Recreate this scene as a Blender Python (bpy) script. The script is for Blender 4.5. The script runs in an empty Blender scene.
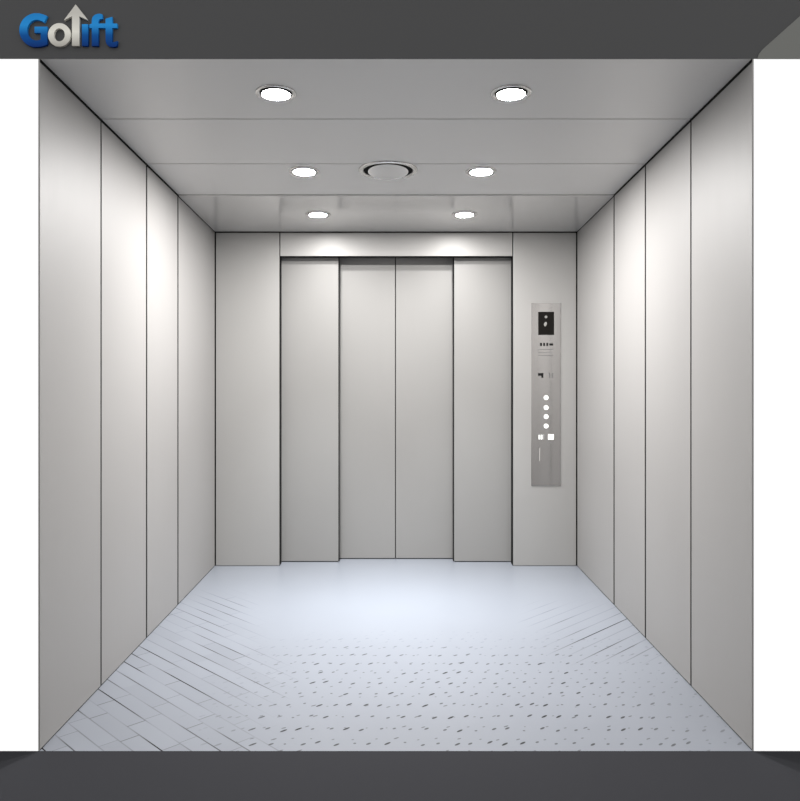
import bpy, bmesh, math
from mathutils import Vector, Matrix

C = bpy.context.scene.collection
PI = math.pi

# ------------------------------------------------------------------ geometry of the place (metres)
HW = 1.24            # half width of the lift car
L = 2.594            # depth of the car, opening at y = 0, doors at y = L
CAM_Y, CAM_Z = -2.682, 1.3107
F = 770.0            # focal length in pixels of an 800 px wide frame
SLOPE = 0.04437      # the ceiling falls a little towards the doors


def zc(y):
    return 2.4103 - SLOPE * y


# ------------------------------------------------------------------ materials
def mat(name, col, rough=0.5, metal=0.0, spec=0.5, emit=None, estr=0.0):
    m = bpy.data.materials.new(name)
    m.use_nodes = True
    b = m.node_tree.nodes['Principled BSDF']
    b.inputs['Base Color'].default_value = (*col, 1)
    b.inputs['Roughness'].default_value = rough
    b.inputs['Metallic'].default_value = metal
    b.inputs['Specular IOR Level'].default_value = spec
    if emit:
        b.inputs['Emission Color'].default_value = (*emit, 1)
        b.inputs['Emission Strength'].default_value = estr
    return m


def brushed(name, col, rough, metal, scale=(60, 60, 1.2), amt=0.06, bump=0.02):
    """satin brushed steel: fine grain stretched along one axis"""
    m = mat(name, col, rough, metal)
    nt = m.node_tree
    b = nt.nodes['Principled BSDF']
    tc = nt.nodes.new('ShaderNodeTexCoord')
    mp = nt.nodes.new('ShaderNodeMapping')
    mp.inputs['Scale'].default_value = scale
    nz = nt.nodes.new('ShaderNodeTexNoise')
    nz.inputs['Scale'].default_value = 4.0
    nz.inputs['Detail'].default_value = 4.0
    nt.links.new(tc.outputs['Object'], mp.inputs['Vector'])
    nt.links.new(mp.outputs['Vector'], nz.inputs['Vector'])
    rr = nt.nodes.new('ShaderNodeMapRange')
    rr.inputs['To Min'].default_value = rough - amt
    rr.inputs['To Max'].default_value = rough + amt
    nt.links.new(nz.outputs['Fac'], rr.inputs['Value'])
    nt.links.new(rr.outputs['Result'], b.inputs['Roughness'])
    mx = nt.nodes.new('ShaderNodeMix')
    mx.data_type = 'RGBA'
    mx.inputs[6].default_value = (*[c * 0.985 for c in col], 1)
    mx.inputs[7].default_value = (*[min(1, c * 1.015) for c in col], 1)
    nt.links.new(nz.outputs['Fac'], mx.inputs[0])
    nt.links.new(mx.outputs[2], b.inputs['Base Color'])
    return m


STEEL_WALL = brushed('satin_steel_wall', (0.278, 0.270, 0.262), 0.55, 0.06)
STEEL_RETURN = brushed('satin_steel_return', (0.335, 0.328, 0.316), 0.45, 0.25)
STEEL_DOOR = brushed('satin_steel_door', (0.27, 0.264, 0.254), 0.45, 0.25)
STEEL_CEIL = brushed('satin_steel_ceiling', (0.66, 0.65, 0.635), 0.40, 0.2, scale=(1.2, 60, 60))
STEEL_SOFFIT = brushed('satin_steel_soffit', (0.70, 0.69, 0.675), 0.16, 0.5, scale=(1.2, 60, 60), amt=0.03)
STEEL_TRIM = mat('polished_trim', (0.72, 0.71, 0.69), 0.25, 0.8)
STEEL_PLATE = brushed('polished_plate', (0.50, 0.49, 0.48), 0.09, 0.95, amt=0.02)
DARK_GAP = mat('dark_joint', (0.012, 0.012, 0.012), 0.9, 0.0, 0.1)
BLACK_GLASS = mat('black_glass', (0.010, 0.009, 0.008), 0.4, 0.0, 0.05)
INK = mat('black_ink', (0.012, 0.012, 0.012), 0.8, 0.0, 0.05)
GREY_INK = mat('grey_engraving', (0.12, 0.12, 0.118), 0.6)
PALE_INK = mat('pale_engraving', (0.42, 0.40, 0.38), 0.5)
LIT_GLYPH = mat('lit_glyph', (0.24, 0.235, 0.22), 0.5, emit=(1, 0.97, 0.92), estr=0.06)
LIT_BUTTON = mat('lit_button', (0.9, 0.9, 0.88), 0.4, emit=(1, 0.99, 0.96), estr=0.6)
BUTTON_GREY = mat('grey_button', (0.30, 0.30, 0.29), 0.4)
FASCIA = mat('charcoal_fascia', (0.068, 0.068, 0.069), 0.6, 0.0, 0.2)
FASCIA_PALE = mat('grey_fascia', (0.172, 0.174, 0.162), 0.6, 0.0, 0.2)
DARK_FLOOR = mat('charcoal_floor', (0.033, 0.0335, 0.037), 0.8, 0.0, 0.02)


def gradient_paint(name, stops, z0, z1, rough=0.35, metal=0.0):
    """letters whose own paint runs from one colour to another up their height"""
    m = mat(name, stops[0][1], 0.6, metal, 0.1)
    nt = m.node_tree
    tc = nt.nodes.new('ShaderNodeTexCoord')
    sp = nt.nodes.new('ShaderNodeSeparateXYZ')
    mr = nt.nodes.new('ShaderNodeMapRange')
    mr.inputs['From Min'].default_value = z0
    mr.inputs['From Max'].default_value = z1
    cr = nt.nodes.new('ShaderNodeValToRGB')
    els = cr.color_ramp.elements
    els[0].position, els[0].color = stops[0][0], (*stops[0][1], 1)
    els[1].position, els[1].color = stops[-1][0], (*stops[-1][1], 1)
    for p, c in stops[1:-1]:
        e = els.new(p)
        e.color = (*c, 1)
    nt.links.new(tc.outputs['Object'], sp.inputs[0])
    nt.links.new(sp.outputs['Z'], mr.inputs['Value'])
    nt.links.new(mr.outputs['Result'], cr.inputs['Fac'])
    nt.links.new(cr.outputs['Color'], nt.nodes['Principled BSDF'].inputs['Base Color'])
    return m


def floor_material():
    """pale blue-grey tread sheet: short dark tread marks in offset rows,
    worn plank joints running diagonally along both sides"""
    m = mat('tread_sheet', (0.6, 0.62, 0.66), 0.33, 0.0, 0.6)
    nt = m.node_tree
    N, Lk = nt.nodes, nt.links
    b = N['Principled BSDF']
    tc = N.new('ShaderNodeTexCoord')
    sp = N.new('ShaderNodeSeparateXYZ')
    Lk.new(tc.outputs['Object'], sp.inputs[0])
    X, Y = sp.outputs['X'], sp.outputs['Y']

    def M(op, a, b_=None, c=None, clamp=False):
        n = N.new('ShaderNodeMath')
        n.operation = op
        n.use_clamp = clamp
        for i, v in enumerate((a, b_, c)):
            if v is None:
                continue
            if isinstance(v, (int, float)):
                n.inputs[i].default_value = v
            else:
                Lk.new(v, n.inputs[i])
        return n.outputs[0]

    def comb(x, y, z=0.0):
        n = N.new('ShaderNodeCombineXYZ')
        for i, v in enumerate((x, y, z)):
            if isinstance(v, (int, float)):
                n.inputs[i].default_value = v
            else:
                Lk.new(v, n.inputs[i])
        return n.outputs[0]

    def noise(vec, scale, detail=2.0):
        n = N.new('ShaderNodeTexNoise')
        n.inputs['Scale'].default_value = scale
        n.inputs['Detail'].default_value = detail
        Lk.new(vec, n.inputs['Vector'])
        return n.outputs['Fac']

    def white(vec):
        n = N.new('ShaderNodeTexWhiteNoise')
        n.noise_dimensions = '3D'
        Lk.new(vec, n.inputs['Vector'])
        return n.outputs['Value']

    def step(v, lo, hi):
        n = N.new('ShaderNodeMapRange')
        n.interpolation_type = 'SMOOTHSTEP'
        Lk.new(v, n.inputs['Value'])
        n.inputs['From Min'].default_value = lo
        n.inputs['From Max'].default_value = hi
        return n.outputs['Result']

    P = tc.outputs['Object']
    # ---- short tread marks on an offset grid, two slants
    def marks(sx, sy, half, thick, off, seed, ang):
        row = M('FLOOR', M('DIVIDE', M('ADD', Y, off), sy))
        xs = M('ADD', X, M('MULTIPLY', M('MODULO', row, 2.0), sx * 0.5))
        col = M('FLOOR', M('DIVIDE', xs, sx))
        r1 = white(comb(col, row, seed))
        r2 = white(comb(col, row, seed + 7.3))
        r3 = white(comb(col, row, seed + 3.1))
        lx = M('SUBTRACT', M('SUBTRACT', xs, M('MULTIPLY', col, sx)), M('ADD', sx * 0.35, M('MULTIPLY', r1, sx * 0.3)))
        ly = M('SUBTRACT', M('SUBTRACT', M('ADD', Y, off), M('MULTIPLY', row, sy)), M('ADD', sy * 0.40, M('MULTIPLY', r3, sy * 0.2)))
        ca, sa = math.cos(ang), math.sin(ang)
        u = M('ADD', M('MULTIPLY', lx, ca), M('MULTIPLY', ly, sa))
        v = M('SUBTRACT', M('MULTIPLY', ly, ca), M('MULTIPLY', lx, sa))
        uu = M('DIVIDE', u, M('MULTIPLY', M('ADD', 0.35, r2), half))
        vv = M('DIVIDE', v, thick)
        d = M('ADD', M('MULTIPLY', uu, uu), M('MULTIPLY', vv, vv))
        e = M('SUBTRACT', 1.0, step(d, 0.8, 1.15))
        return M('MULTIPLY', e, M('ADD', 0.6, M('MULTIPLY', r2, 0.4)))
    a = marks(0.060, 0.108, 0.0125, 0.0050, 0.0, 1.0, 0.75)
    c = marks(0.075, 0.092, 0.009, 0.0036, 0.05, 5.0, 0.6)
    mk = M('MAXIMUM', a, M('MULTIPLY', c, 0.7))
    # marks fade out towards the doors and in the left planked corner
    wob = M('MULTIPLY', M('SUBTRACT', noise(P, 2.2), 0.5), 0.5)
    front = M('SUBTRACT', 1.0, step(M('ADD', Y, wob), 0.75, 1.35))
    right = M('SUBTRACT', 1.0, step(M('ADD', M('ABSOLUTE', M('SUBTRACT', X, 0.1)), wob), 0.62, 1.3))
    mk = M('MULTIPLY', mk, front)
    leftcut = step(M('ADD', X, wob), -0.85, -0.35)
    rightcut = M('SUBTRACT', 1.0, M('MULTIPLY', step(M('ADD', X, wob), 0.75, 1.2), 0.55))
    mk = M('MULTIPLY', M('MULTIPLY', mk, leftcut), rightcut)

    # ---- plank joints at 45 degrees
    s = 0.70711
    uL = M('MULTIPLY', M('SUBTRACT', X, Y), s)     # runs along the joint on the left
    vL = M('MULTIPLY', M('ADD', X, Y), s)
    uR = vL
    vR = uL

    def joints(v, u, pitch, w, seed, length):
        q = M('DIVIDE', v, pitch)
        k = M('FLOOR', q)
        f = M('ABSOLUTE', M('SUBTRACT', M('SUBTRACT', q, k), 0.5))
        line = step(f, 0.5 - w / pitch, 0.5 - w / pitch * 0.7)
        # each joint is stronger on some stretches than on others
        kk = M('ROUND', q)
        amp = noise(comb(M('MULTIPLY', u, 1.6), M('MULTIPLY', kk, 3.7), seed), 1.3, 1.0)
        amp = step(amp, 0.38, 0.66)
        # butt joints between plank ends
        r = white(comb(k, seed, 0.5))
        qe = M('ADD', M('DIVIDE', u, length), r)
        ke = M('FLOOR', qe)
        fe = M('ABSOLUTE', M('SUBTRACT', M('SUBTRACT', qe, ke), 0.5))
        end = step(fe, 0.5 - w / length, 0.5 - w / length * 0.7)
        re = white(comb(k, ke, seed + 2.0))
        end = M('MULTIPLY', end, step(re, 0.45, 0.8))
        tone = white(comb(k, ke, seed + 9.0))
        return line, amp, end, tone
    l1, a1, e1, t1 = joints(vL, uL, 0.072, 0.0030, 3.0, 0.26)
    l2, a2, e2, t2 = joints(vR, uR, 0.075, 0.0036, 8.0, 0.30)
    # zones where they show
    zL = M('SUBTRACT', 1.0, step(M('ADD', M('ADD', X, M('MULTIPLY', Y, 0.22)), wob), -0.62, -0.28))
    zL = M('MULTIPLY', zL, M('SUBTRACT', 1.0, step(Y, 1.55, 2.15)))
    zR = step(M('ADD', X, M('MULTIPLY', wob, 0.8)), 0.68, 0.90)
    zR = M('MULTIPLY', zR, M('MULTIPLY', step(Y, 0.75, 1.05), M('SUBTRACT', 1.0, step(Y, 1.4, 1.85))))
    jl = M('MULTIPLY', M('MAXIMUM', M('MULTIPLY', l1, M('ADD', 0.15, M('MULTIPLY', a1, 0.85))), M('MULTIPLY', e1, 0.6)), zL)
    jr = M('MULTIPLY', M('MULTIPLY', l2, M('ADD', 0.30, M('MULTIPLY', a2, 0.7))), zR)
    dark = M('MAXIMUM', M('MAXIMUM', jl, jr), M('MULTIPLY', mk, 0.95), clamp=True)

    # ---- base colour: blue-grey sheet, planks differ a touch in tone on the left
    tone = M('MULTIPLY', M('MULTIPLY', M('SUBTRACT', t1, 0.5), 0.09), zL)
    cloud = M('MULTIPLY', M('SUBTRACT', noise(P, 1.5, 3.0), 0.5), 0.10)
    val = M('ADD', 1.0, M('ADD', tone, cloud))
    base = N.new('ShaderNodeVectorMath')
    base.operation = 'SCALE'
    base.inputs[0].default_value = FLOOR_COL
    Lk.new(val, base.inputs['Scale'])
    mx = N.new('ShaderNodeMix')
    mx.data_type = 'RGBA'
    Lk.new(dark, mx.inputs[0])
    Lk.new(base.outputs[0], mx.inputs[6])
    mx.inputs[7].default_value = (0.022, 0.020, 0.020, 1)
    Lk.new(mx.outputs[2], b.inputs['Base Color'])
    Lk.new(M('MULTIPLY', M('SUBTRACT', 1.0, dark), 0.6), b.inputs['Specular IOR Level'])
    return m


FLOOR_COL = (0.208, 0.222, 0.250)
TREAD = floor_material()


# ------------------------------------------------------------------ helpers
def link(name, bm, m, parent=None, smooth=False):
    bmesh.ops.recalc_face_normals(bm, faces=bm.faces)
    me = bpy.data.meshes.new(name)
    bm.to_mesh(me)
    bm.free()
    me.materials.append(m)
    if smooth:
        for p in me.polygons:
            p.use_smooth = True
    o = bpy.data.objects.new(name, me)
    C.objects.link(o)
    if parent:
        o.parent = parent
    return o


def box(bm, x0, x1, y0, y1, z0, z1, bevel=0.0, slope=False):
    """axis box; with slope=True z values are offsets from the ceiling line"""
    vs = []
    for x in (x0, x1):
        for y in (y0, y1):
            for z in (z0, z1):
                zz = z + zc(y) if slope else z
                vs.append(bm.verts.new((x, y, zz)))
    a = vs
    quads = [(0, 1, 3, 2), (4, 6, 7, 5), (0, 4, 5, 1), (2, 3, 7, 6), (0, 2, 6, 4), (1, 5, 7, 3)]
    fs = [bm.faces.new([a[i] for i in q]) for q in quads]
    if bevel:
        es = list({e for f in fs for e in f.edges})
        bmesh.ops.bevel(bm, geom=es, offset=bevel, segments=2, profile=0.5, affect='EDGES')
    return bm


def wall_panel(bm, x0, x1, y0, y1, z0, drop, bevel):
    """side wall panel whose head follows the ceiling line"""
    vs = []
    for x in (x0, x1):
        for y in (y0, y1):
            vs.append(bm.verts.new((x, y, z0)))
            vs.append(bm.verts.new((x, y, zc(y) - drop)))
    quads = [(0, 1, 3, 2), (4, 6, 7, 5), (0, 4, 5, 1), (2, 3, 7, 6), (0, 2, 6, 4), (1, 5, 7, 3)]
    fs = [bm.faces.new([vs[i] for i in q]) for q in quads]
    if bevel:
        es = list({e for f in fs for e in f.edges})
        bmesh.ops.bevel(bm, geom=es, offset=bevel, segments=2, profile=0.5, affect='EDGES')


def lathe(bm, prof, seg=64, closed=False):
    """revolve (r, z) points about local z"""
    rings = []
    for r, z in prof:
        if r < 1e-6:
            rings.append([bm.verts.new((0, 0, z))])
        else:
            rings.append([bm.verts.new((r * math.cos(2 * PI * i / seg), r * math.sin(2 * PI * i / seg), z)) for i in range(seg)])
    pairs = list(zip(rings[:-1], rings[1:]))
    if closed:
        pairs.append((rings[-1], rings[0]))
    for A, B in pairs:
        for i in range(seg):
            j = (i + 1) % seg
            if len(A) == 1 and len(B) == 1:
                continue
            if len(A) == 1:
                bm.faces.new((A[0], B[i], B[j]))
            elif len(B) == 1:
                bm.faces.new((A[i], B[0], A[j]))
            else:
                bm.faces.new((A[i], B[i], B[j], A[j]))


def empty(name, loc=(0, 0, 0), rot=(0, 0, 0)):
    o = bpy.data.objects.new(name, None)
    o.empty_display_size = 0.05
    C.objects.link(o)
    o.location = loc
    o.rotation_euler = rot
    return o


def tag(o, label=None, cat=None, group=None, kind=None):
    if label:
        o['label'] = label
    if cat:
        o['category'] = cat
    if group:
        o['group'] = group
    if kind:
        o['kind'] = kind
    return o


def prism_xz(bm, outline, holes, y_front, y_back, bevel=0.0):
    """closed outline (x, z) with holes, extruded from y_back to y_front"""
    loops = [outline] + list(holes)
    fv, edges = [], []
    for lp in loops:
        vs = [bm.verts.new((x, y_front, z)) for x, z in lp]
        fv.append(vs)
        edges += [bm.edges.new((vs[i], vs[(i + 1) % len(vs)])) for i in range(len(vs))]
    r = bmesh.ops.triangle_fill(bm, use_beauty=True, use_dissolve=False, edges=edges, normal=(0, -1, 0))
    faces = [g for g in r['geom'] if isinstance(g, bmesh.types.BMFace)]
    ext = bmesh.ops.extrude_face_region(bm, geom=faces, use_keep_orig=True)
    for v in [g for g in ext['geom'] if isinstance(g, bmesh.types.BMVert)]:
        v.co.y = y_back


# ------------------------------------------------------------------ the setting: lift car
SEAMS = [0.0, 0.556, 1.147, 1.698, L]

# floor of the car runs under the doors
bm = bmesh.new()
box(bm, -HW - 0.006, HW + 0.006, 0.0, 2.90, -0.04, 0.0)
fl = tag(link('floor', bm, TREAD), kind='structure')

JOINT = {0: 0.0, 1: 0.007, 2: 0.010, 3: 0.012, 4: 0.012}
for side, sx in (('left', -1), ('right', 1)):
    bm = bmesh.new()
    xs = sorted((sx * (HW + 0.002), sx * (HW + 0.006)))
    wall_panel(bm, xs[0], xs[1], 0.004, 2.90, 0.0, -0.016, 0)
    w = tag(link('wall_' + side, bm, DARK_GAP), kind='structure')
    bm = bmesh.new()
    wall_panel(bm, xs[0], xs[1], 0.0, 0.0039, 0.0, 0.0, 0)
    link('edge_trim', bm, STEEL_WALL, w)
    for k, (y0, y1) in enumerate(zip(SEAMS[:-1], SEAMS[1:])):
        bm = bmesh.new()
        xs = sorted((sx * HW, sx * (HW + 0.002)))
        wall_panel(bm, xs[0], xs[1], y0 + JOINT[k], y1 - JOINT[k + 1], 0.005, 0.011, 0.0004)
        link('wall_panel', bm, STEEL_WALL, w)

# ceiling: dark carrier with satin panels below it
bm = bmesh.new()
box(bm, -HW - 0.006, HW + 0.006, 0.045, 2.90, 0.014, 0.02, slope=True)
ce = tag(link('ceiling', bm, DARK_GAP), kind='structure')
for k, (y0, y1) in enumerate(zip(SEAMS[:-1], SEAMS[1:])):
    ya = y0 + (0.004 if k else 0.002)
    yb = y1 - (0.004 if k < 3 else 0.012)
    bm = bmesh.new()
    # the last strip hangs a few millimetres lower and shows its leading edge
    box(bm, -HW + 0.001, HW - 0.001, ya, yb, -0.007 if k == 3 else 0.0, 0.014, bevel=0.0008, slope=True)
    link('ceiling_panel', bm, STEEL_CEIL if k < 3 else STEEL_SOFFIT, ce)

# back wall: dark carrier with opening, two return panels and a header
OX0, OX1, OZ = -0.796, 0.800, 2.124
zb = zc(L)
bm = bmesh.new()
box(bm, -HW - 0.005, OX0 - 0.001, L + 0.012, L + 0.085, 0, zb + 0.01)
box(bm, OX1 + 0.001, HW + 0.005, L + 0.012, L + 0.085, 0, zb + 0.01)
box(bm, OX0 - 0.001, OX1 + 0.001, L + 0.012, L + 0.085, OZ + 0.001, zb + 0.01)
box(bm, -HW - 0.005, HW + 0.005, L + 0.27, L + 0.30, 0, zb + 0.01)
wb = tag(link('wall_back', bm, DARK_GAP), kind='structure')
for x0, x1, z0, z1, nm in ((-HW + 0.006, OX0 - 0.004, 0.003, zb - 0.012, 'return_panel'),
                           (OX1 + 0.004, HW - 0.006, 0.003, zb - 0.012, 'return_panel'),
                           (OX0 + 0.003, OX1 - 0.003, OZ, zb - 0.012, 'header_panel')):
    bm = bmesh.new()
    box(bm, x0, x1, L, L + 0.012, z0, z1, bevel=0.0012)
    link(nm, bm, STEEL_RETURN, wb)

# four sliding leaves, the inner pair on the rear track
YO, YI = L + 0.112, L + 0.200
leaves = [(-0.86, -0.403, YO, 'outer steel lift door leaf on the left, beside the plain return panel'),
          (-0.45, -0.0066, YI, 'inner steel lift door leaf left of the centre joint, set back'),
          (-0.0006, 0.45, YI, 'inner steel lift door leaf right of the centre joint, set back'),
          (0.407, 0.86, YO, 'outer steel lift door leaf on the right, beside the button panel')]
for n, (x0, x1, y, lab) in enumerate(leaves):
    bm = bmesh.new()
    box(bm, x0, x1, y, y + 0.035, 0.006, 2.20, bevel=0.0015)
    d = link('door_%d' % (n + 1), bm, STEEL_DOOR)
    tag(d, lab, 'door', kind='structure')
    # dark rubber shoe that closes the gap to the floor
    bm = bmesh.new()
    box(bm, x0 + 0.004, x1 - 0.004, y + 0.004, y + 0.031, 0.0, 0.007)
    link('bottom_seal', bm, DARK_GAP, d)
    # dark nosing on the meeting edge
    bm = bmesh.new()
    if n == 0:
        box(bm, x1, x1 + 0.006, y + 0.003, y + 0.033, 0.006, 2.20)
    elif n == 3:
        box(bm, x0 - 0.006, x0, y + 0.003, y + 0.033, 0.006, 2.20)
    elif n == 1:
        box(bm, x1, x1 + 0.0029, y + 0.002, y + 0.033, 0.006, 2.20)
    else:
        box(bm, x0 - 0.0029, x0, y + 0.002, y + 0.033, 0.006, 2.20)
    link('edge_seal', bm, DARK_GAP, d)

# ------------------------------------------------------------------ landing around the opening
bm = bmesh.new()
prism = [(0.0, 2.4103), (0.04, 2.45), (0.04, 3.1), (0.0, 3.1)]   # underside rises to the back
ends = [[bm.verts.new((x, y, z)) for y, z in prism] for x in (-4.2, 4.2)]
bm.faces.new(ends[0])
bm.faces.new(ends[1][::-1])
for i in range(4):
    bm.faces.new((ends[0][i], ends[1][i], ends[1][(i + 1) % 4], ends[0][(i + 1) % 4]))
tag(link('wall_front_header', bm, FASCIA), kind='structure')
bm = bmesh.new()
box(bm, -4.2, 4.2, -7.0, 0.0, -0.04, 0.0)
tag(link('floor_landing', bm, DARK_FLOOR), kind='structure')


def img_front(px, py, y=0.0):
    d = y - CAM_Y
    return ((px - 396) * d / F, CAM_Z + (374.7 - py) * d / F)


# paler slanted panel let into the right end of the header
yb_ = -0.003
pts = [img_front(757.5, 58.8, yb_), img_front(759, 54, yb_), img_front(763, 49, yb_), img_front(800, 16, yb_),
       img_front(860, -37.5, yb_), (2.4, img_front(0, -37.5, yb_)[1]), (2.4, img_front(0, 58.8, yb_)[1])]
bm = bmesh.new()
prism_xz(bm, pts, [], yb_, 0.0)
tag(link('trim_1', bm, FASCIA_PALE), kind='structure')

# ------------------------------------------------------------------ raised lettering on the header
sgn = empty('lettering_sign', (*[img_front(68, 46)[0], 0.0], img_front(68, 46)[1]))
tag(sgn, 'raised blue and silver letters with an up arrow on the charcoal header', 'sign')
YF = -0.010


def S(zx, zy):
    """measured lettering coordinates (5.714 per pixel) on the front face of the letters"""
    x, z = img_front(zx / 5.714, zy / 5.714, YF)
    return (x - sgn.location.x, z - sgn.location.z)


def ell(cx, cy, rx, ry, a0, a1, n):
    return [(cx + rx * math.cos(math.radians(a0 + (a1 - a0) * i / n)), cy + ry * math.sin(math.radians(a0 + (a1 - a0) * i / n))) for i in range(n + 1)]


def bez(p0, p1, p2, n=8):
    return [((1 - t) ** 2 * p0[0] + 2 * t * (1 - t) * p1[0] + t * t * p2[0],
             (1 - t) ** 2 * p0[1] + 2 * t * (1 - t) * p1[1] + t * t * p2[1]) for t in [i / n for i in range(n + 1)]]


zt, zbm = S(0, 75)[1], S(0, 268)[1]
BLUE = gradient_paint('blue_paint', [(0.0, (0.001, 0.028, 0.17)), (0.35, (0.002, 0.085, 0.33)), (0.65, (0.022, 0.29, 0.72)), (1.0, (0.016, 0.23, 0.60))], zbm, zt)
SILVER = gradient_paint('silver_paint', [(0.0, (0.42, 0.40, 0.36)), (0.45, (0.86, 0.84, 0.76)), (1.0, (0.60, 0.58, 0.53))], zbm, zt, 0.4)

# G
out = ell(207, 172, 97, 97, -50, -360 + 52, 40)           # outer sweep, counter-clockwise on screen
out = [(269, 92)] + ell(207, 171, 97, 97, -68, -308, 44)[0:]
out = [p for p in out if not (p[0] > 262 and p[1] > 230)]
G = [(270, 92), (248, 82), (225, 76)] + ell(207, 172, 97, 97, -95, -265, 30) + [(232, 266), (255, 260), (270, 253),
     (270, 152), (197, 152), (197, 188), (232, 188), (232, 226)] + ell(210, 172, 55, 59, 78, 282, 28) + [(236, 119), (252, 128)]
o_out = ell(339, 199, 65, 67, 0, 360, 48)[:-1]
o_in = ell(339, 199, 31, 37, 0, 360, 40)[:-1]
arrow = [(432, 25), (365, 115), (411, 93), (411, 262), (453, 262), (453, 93), (503, 115)]
ii = [(468, 138), (503, 138), (503, 262), (468, 262)]
f_ = ([(524, 262), (562, 262), (562, 160), (596, 160), (596, 134), (562, 134)] + bez((562, 126), (561, 106), (585, 108), 8)
      + [(585, 82)] + bez((572, 78), (524, 78), (524, 122), 10) + [(524, 134), (511, 140), (511, 160), (524, 160)])
t_ = ([(603, 107), (641, 96), (641, 134), (669, 134), (669, 160), (641, 160), (641, 218)] + bez((641, 240), (652, 240), (672, 234), 6)
      + [(668, 262)] + bez((655, 268), (603, 272), (603, 225), 10) + [(603, 160), (596.5, 160), (596.5, 134), (603, 134)])
for nm, o2, hs, m, lab in (('letter', G, [], BLUE, 'blue letter G'), ('letter', o_out, [o_in], SILVER, 'silver letter o'),
                           ('arrow', arrow, [], SILVER, 'silver arrow pointing up'), ('letter', ii, [], BLUE, 'blue letter i without a dot'),
                           ('letter', f_, [], BLUE, 'blue letter f'), ('letter', t_, [], BLUE, 'blue letter t')):
    bm = bmesh.new()
    prism_xz(bm, [S(*p) for p in o2], [[S(*p) for p in h] for h in hs], YF, 0.0)
    tag(link(nm, bm, m, sgn), lab)

# ------------------------------------------------------------------ downlights
LENS = {}
POWER = (35.0, 1750.0, 340.0)
for k, p in enumerate(POWER):
    LENS[k] = mat('lamp_lens_%s' % 'abc'[k], (0.9, 0.9, 0.9), 0.4, emit=(1.0, 0.985, 0.975), estr=p)
BEAM = (6.0, 120.0, 150.0)
TILT = -math.atan(SLOPE)


def downlight(x, y, k, lab):
    off = -0.007 if y > 1.7 else 0.0
    r = empty('recessed_downlight', (x, y, zc(y) + off), (TILT, 0, 0))
    tag(r, lab, 'ceiling light', 'recessed downlights in the lift ceiling')
    bm = bmesh.new()
    lathe(bm, [(0.0605, -0.0005), (0.079, -0.0005), (0.079, -0.0025), (0.0765, -0.0055), (0.072, -0.0062), (0.067, -0.0045), (0.0605, -0.0012)], 72, closed=True)
    link('trim_ring', bm, STEEL_TRIM, r, True)
    bm = bmesh.new()
    lathe(bm, [(0.0, -0.0006), (0.0604, -0.0006), (0.0604, -0.0016), (0.0, -0.0016)], 64)
    link('baffle', bm, DARK_GAP, r)
    bm = bmesh.new()
    lathe(bm, [(0.0, -0.0070), (0.0550, -0.0070), (0.0550, -0.0060), (0.0, -0.0060)], 64)
    bm.faces.ensure_lookup_table()
    ln = link('lens', bm, LENS[k], r)
    ln.data.materials.append(DARK_GAP)
    for p in ln.data.polygons:
        if p.normal.z > -0.5:
            p.material_index = 1
    bm = bmesh.new()
    lathe(bm, [(0.0, -0.0016), (0.0545, -0.0016), (0.0545, -0.0060), (0.0, -0.0060)], 64)
    link('lamp_holder', bm, DARK_GAP, r)
    ld = bpy.data.lights.new('lamp_beam', 'SPOT')
    ld.energy = BEAM[k]
    ld.color = (0.90, 0.95, 1.0)
    ld.spot_size = math.radians(62)
    ld.spot_blend = 1.0
    ld.shadow_soft_size = 0.05
    lo = bpy.data.objects.new('lamp_beam', ld)
    C.objects.link(lo)
    lo.parent = r
    lo.location = (0, 0, -0.07)
    lo.rotation_euler = (-TILT, 0, 0)


for x, y, k, lab in ((-0.463, 0.289, 0, 'round lit ceiling downlight at left of the pair nearest the car opening'),
                     (0.444, 0.289, 0, 'round lit ceiling downlight at right of the pair nearest the car opening'),
                     (-0.471, 1.263, 1, 'round lit ceiling downlight just left of the round air vent'),
                     (0.4355, 1.263, 1, 'round lit ceiling downlight just right of the round air vent'),
                     (-0.485, 2.108, 2, 'round lit ceiling downlight at left of the pair nearest the doors'),
                     (0.426, 2.108, 2, 'round lit ceiling downlight at right of the pair nearest the doors')):
    downlight(x, y, k, lab)

# round air vent between the middle pair
vt = empty('air_vent', (-0.04, 1.246, zc(1.246)), (TILT, 0, 0))
tag(vt, 'round steel air vent without a lamp in the middle of the ceiling', 'vent')
bm = bmesh.new()
lathe(bm, [(0.124, -0.0005), (0.151, -0.0005), (0.151, -0.003), (0.146, -0.008), (0.138, -0.010), (0.128, -0.007)], 80, closed=True)
link('outer_ring', bm, STEEL_TRIM, vt, True)
bm = bmesh.new()
lathe(bm, [(0.0, -0.0006), (0.1239, -0.0006), (0.1239, -0.0016), (0.0, -0.0016)], 72)
link('opening', bm, DARK_GAP, vt)
bm = bmesh.new()
lathe(bm, [(0.0, -0.0190), (0.06, -0.0180), (0.092, -0.0150), (0.102, -0.0115), (0.103, -0.0095), (0.098, -0.0085), (0.0, -0.0085)], 72)
bmesh.ops.scale(bm, verts=bm.verts, vec=(1.0, 1.19, 1.0))   # reaches the ring front and back
link('centre_disc', bm, STEEL_CEIL, vt, True)
for a in range(3):
    ca, sa = math.cos(a * 2 * PI / 3 + PI / 2), math.sin(a * 2 * PI / 3 + PI / 2)
    bm = bmesh.new()
    bmesh.ops.create_cone(bm, cap_ends=True, segments=12, radius1=0.005, radius2=0.005, depth=0.008,
                          matrix=Matrix.Translation((0.07 * ca, 0.07 * sa, -0.0055)))
    link('spacer', bm, STEEL_TRIM, vt)

# ------------------------------------------------------------------ car operating panel
YB = L


def cop(px, py):
    d = YB - CAM_Y
    return ((px - 396) * d / F - COPX, CAM_Z + (374.7 - py) * d / F - COPZ)


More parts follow.
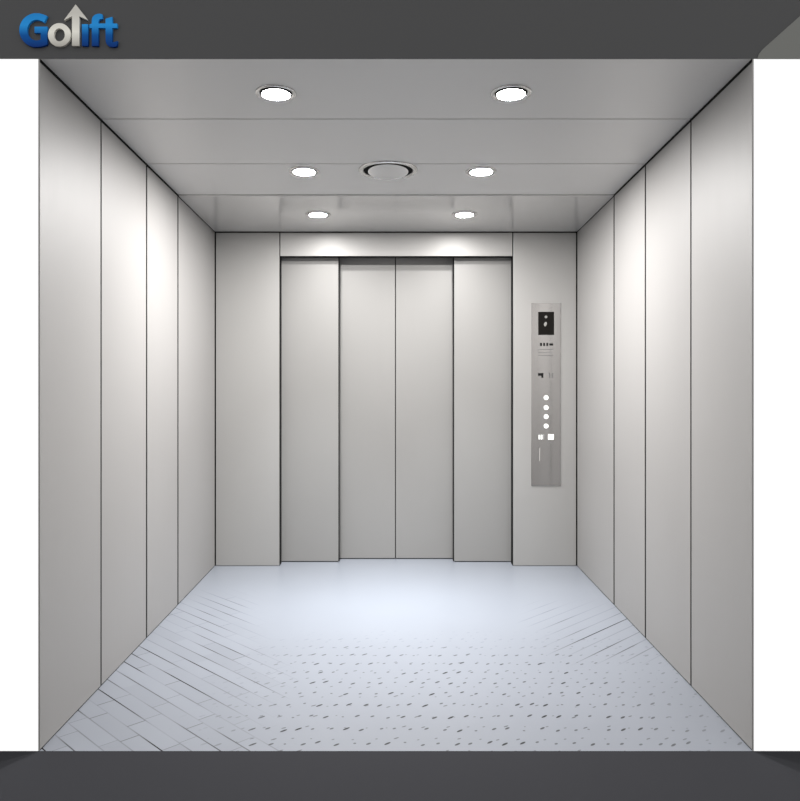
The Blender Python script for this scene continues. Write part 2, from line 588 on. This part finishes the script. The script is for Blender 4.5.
COPX = (546 - 396) * (YB - CAM_Y) / F
COPZ = CAM_Z + (374.7 - 486) * (YB - CAM_Y) / F
pn = empty('control_panel', (COPX, YB, COPZ))
tag(pn, 'tall narrow steel button panel on the return wall right of the doors', 'control panel')


def rect(name, px0, py0, px1, py1, yf, yk, m, bevel=0.0, parent=None, label=None):
    x0, z1 = cop(px0, py0)
    x1, z0 = cop(px1, py1)
    bm = bmesh.new()
    box(bm, x0, x1, yf, yk, z0, z1, bevel=bevel)
    o = link(name, bm, m, parent or pn)
    if label:
        o['label'] = label
    return o


def disc(name, px, py, rpx, yf, yk, m, parent=None, squash=1.0, tilt=0.0):
    x, z = cop(px, py)
    r = rpx * (YB - CAM_Y) / F
    bm = bmesh.new()
    lathe(bm, [(0.0, 0.0), (r * 0.85, 0.0), (r, (yk - yf) * 0.35), (r, yk - yf), (0.0, yk - yf)], 32)
    bmesh.ops.transform(bm, verts=bm.verts, matrix=Matrix.Translation((x, yf, z)) @ Matrix.Rotation(tilt, 4, 'Y')
                        @ Matrix.Diagonal((squash, 1, 1, 1)) @ Matrix.Rotation(-PI / 2, 4, 'X'))
    return link(name, bm, m, parent or pn)


rect('faceplate', 531.2, 303.2, 560.6, 485.8, -0.005, 0.0, STEEL_PLATE, 0.0012)
rect('housing', 533, 306, 559, 483, 0.0, 0.0125, DARK_GAP)
ds = rect('display', 538.1, 311.9, 553.9, 335.0, -0.0075, -0.005, BLACK_GLASS, 0.0006, label='black display window')
disc('lit_symbol', 545.8, 317.0, 1.35, -0.0083, -0.0075, LIT_GLYPH, ds)
disc('lit_symbol', 545.2, 324.2, 2.3, -0.0083, -0.0075, LIT_GLYPH, ds, 0.58, 0.25)
for x0, x1, y0, y1 in ((539.9, 541.8, 342.9, 346.0), (543.0, 544.9, 342.9, 346.0), (546.2, 548.0, 342.9, 346.0), (549.3, 552.9, 343.4, 345.6)):
    rect('symbol', x0, y0, x1, y1, -0.0056, -0.005, INK)
for y in (349.5, 352.7, 355.5):
    rect('engraved_line', 538.2, y - 0.25, 553.0, y + 0.25, -0.0055, -0.005, GREY_INK)
# key-switch mark (bent) and two-bar mark
bm = bmesh.new()
prism_xz(bm, [cop(*p) for p in ((537.9, 373.2), (543.2, 373.0), (543.2, 377.8), (541.2, 377.6), (541.2, 375.7), (538.0, 375.9))], [], -0.0056, -0.005)
link('symbol', bm, INK, pn)
rect('symbol', 548.8, 373.0, 550.0, 377.9, -0.0056, -0.005, GREY_INK)
rect('symbol', 551.4, 373.0, 552.6, 377.9, -0.0056, -0.005, GREY_INK)
for y in (397.6, 407.6, 416.6, 426.0):
    disc('floor_button', 546.0, y, 2.3, -0.0085, -0.005, LIT_BUTTON)
bt = rect('door_button', 538.2, 434.3, 544.0, 439.6, -0.0085, -0.005, BUTTON_GREY, 0.0008, label='square grey button with pale bars')
rect('bar', 538.5, 434.9, 539.4, 439.2, -0.0090, -0.0085, LIT_BUTTON, parent=bt)
rect('bar', 540.6, 434.9, 542.0, 439.2, -0.0090, -0.0085, LIT_BUTTON, parent=bt)
rect('door_button', 547.9, 434.2, 553.6, 439.6, -0.0085, -0.005, LIT_BUTTON, 0.0008, label='square white lit button')
rect('engraved_line', 539.2, 447.8, 539.9, 461.0, -0.0055, -0.005, PALE_INK)

# ------------------------------------------------------------------ light from the landing
w = bpy.data.worlds.new('World')
bpy.context.scene.world = w
w.use_nodes = True
bg = w.node_tree.nodes['Background']
bg.inputs['Color'].default_value = (1, 1, 1, 1)
bg.inputs['Strength'].default_value = 1.02

# ------------------------------------------------------------------ camera
cd = bpy.data.cameras.new('camera')
cd.sensor_width = 36
cd.lens = F / 800 * 36
cd.shift_x = 4.0 / 801
cd.shift_y = -25.8 / 801
cam = bpy.data.objects.new('camera', cd)
C.objects.link(cam)
cam.location = (0, CAM_Y, CAM_Z)
cam.rotation_euler = (PI / 2, 0, 0)
bpy.context.scene.camera = cam
sc = bpy.context.scene
cd.lens = F / 801 * 36   # the frame is a hair taller than wide: the sensor spans its longer side

vs = sc.view_settings
vs.view_transform = 'Standard'
vs.look = 'None'
vs.gamma = 1
vs.use_curve_mapping = False
vs.exposure = 0.0
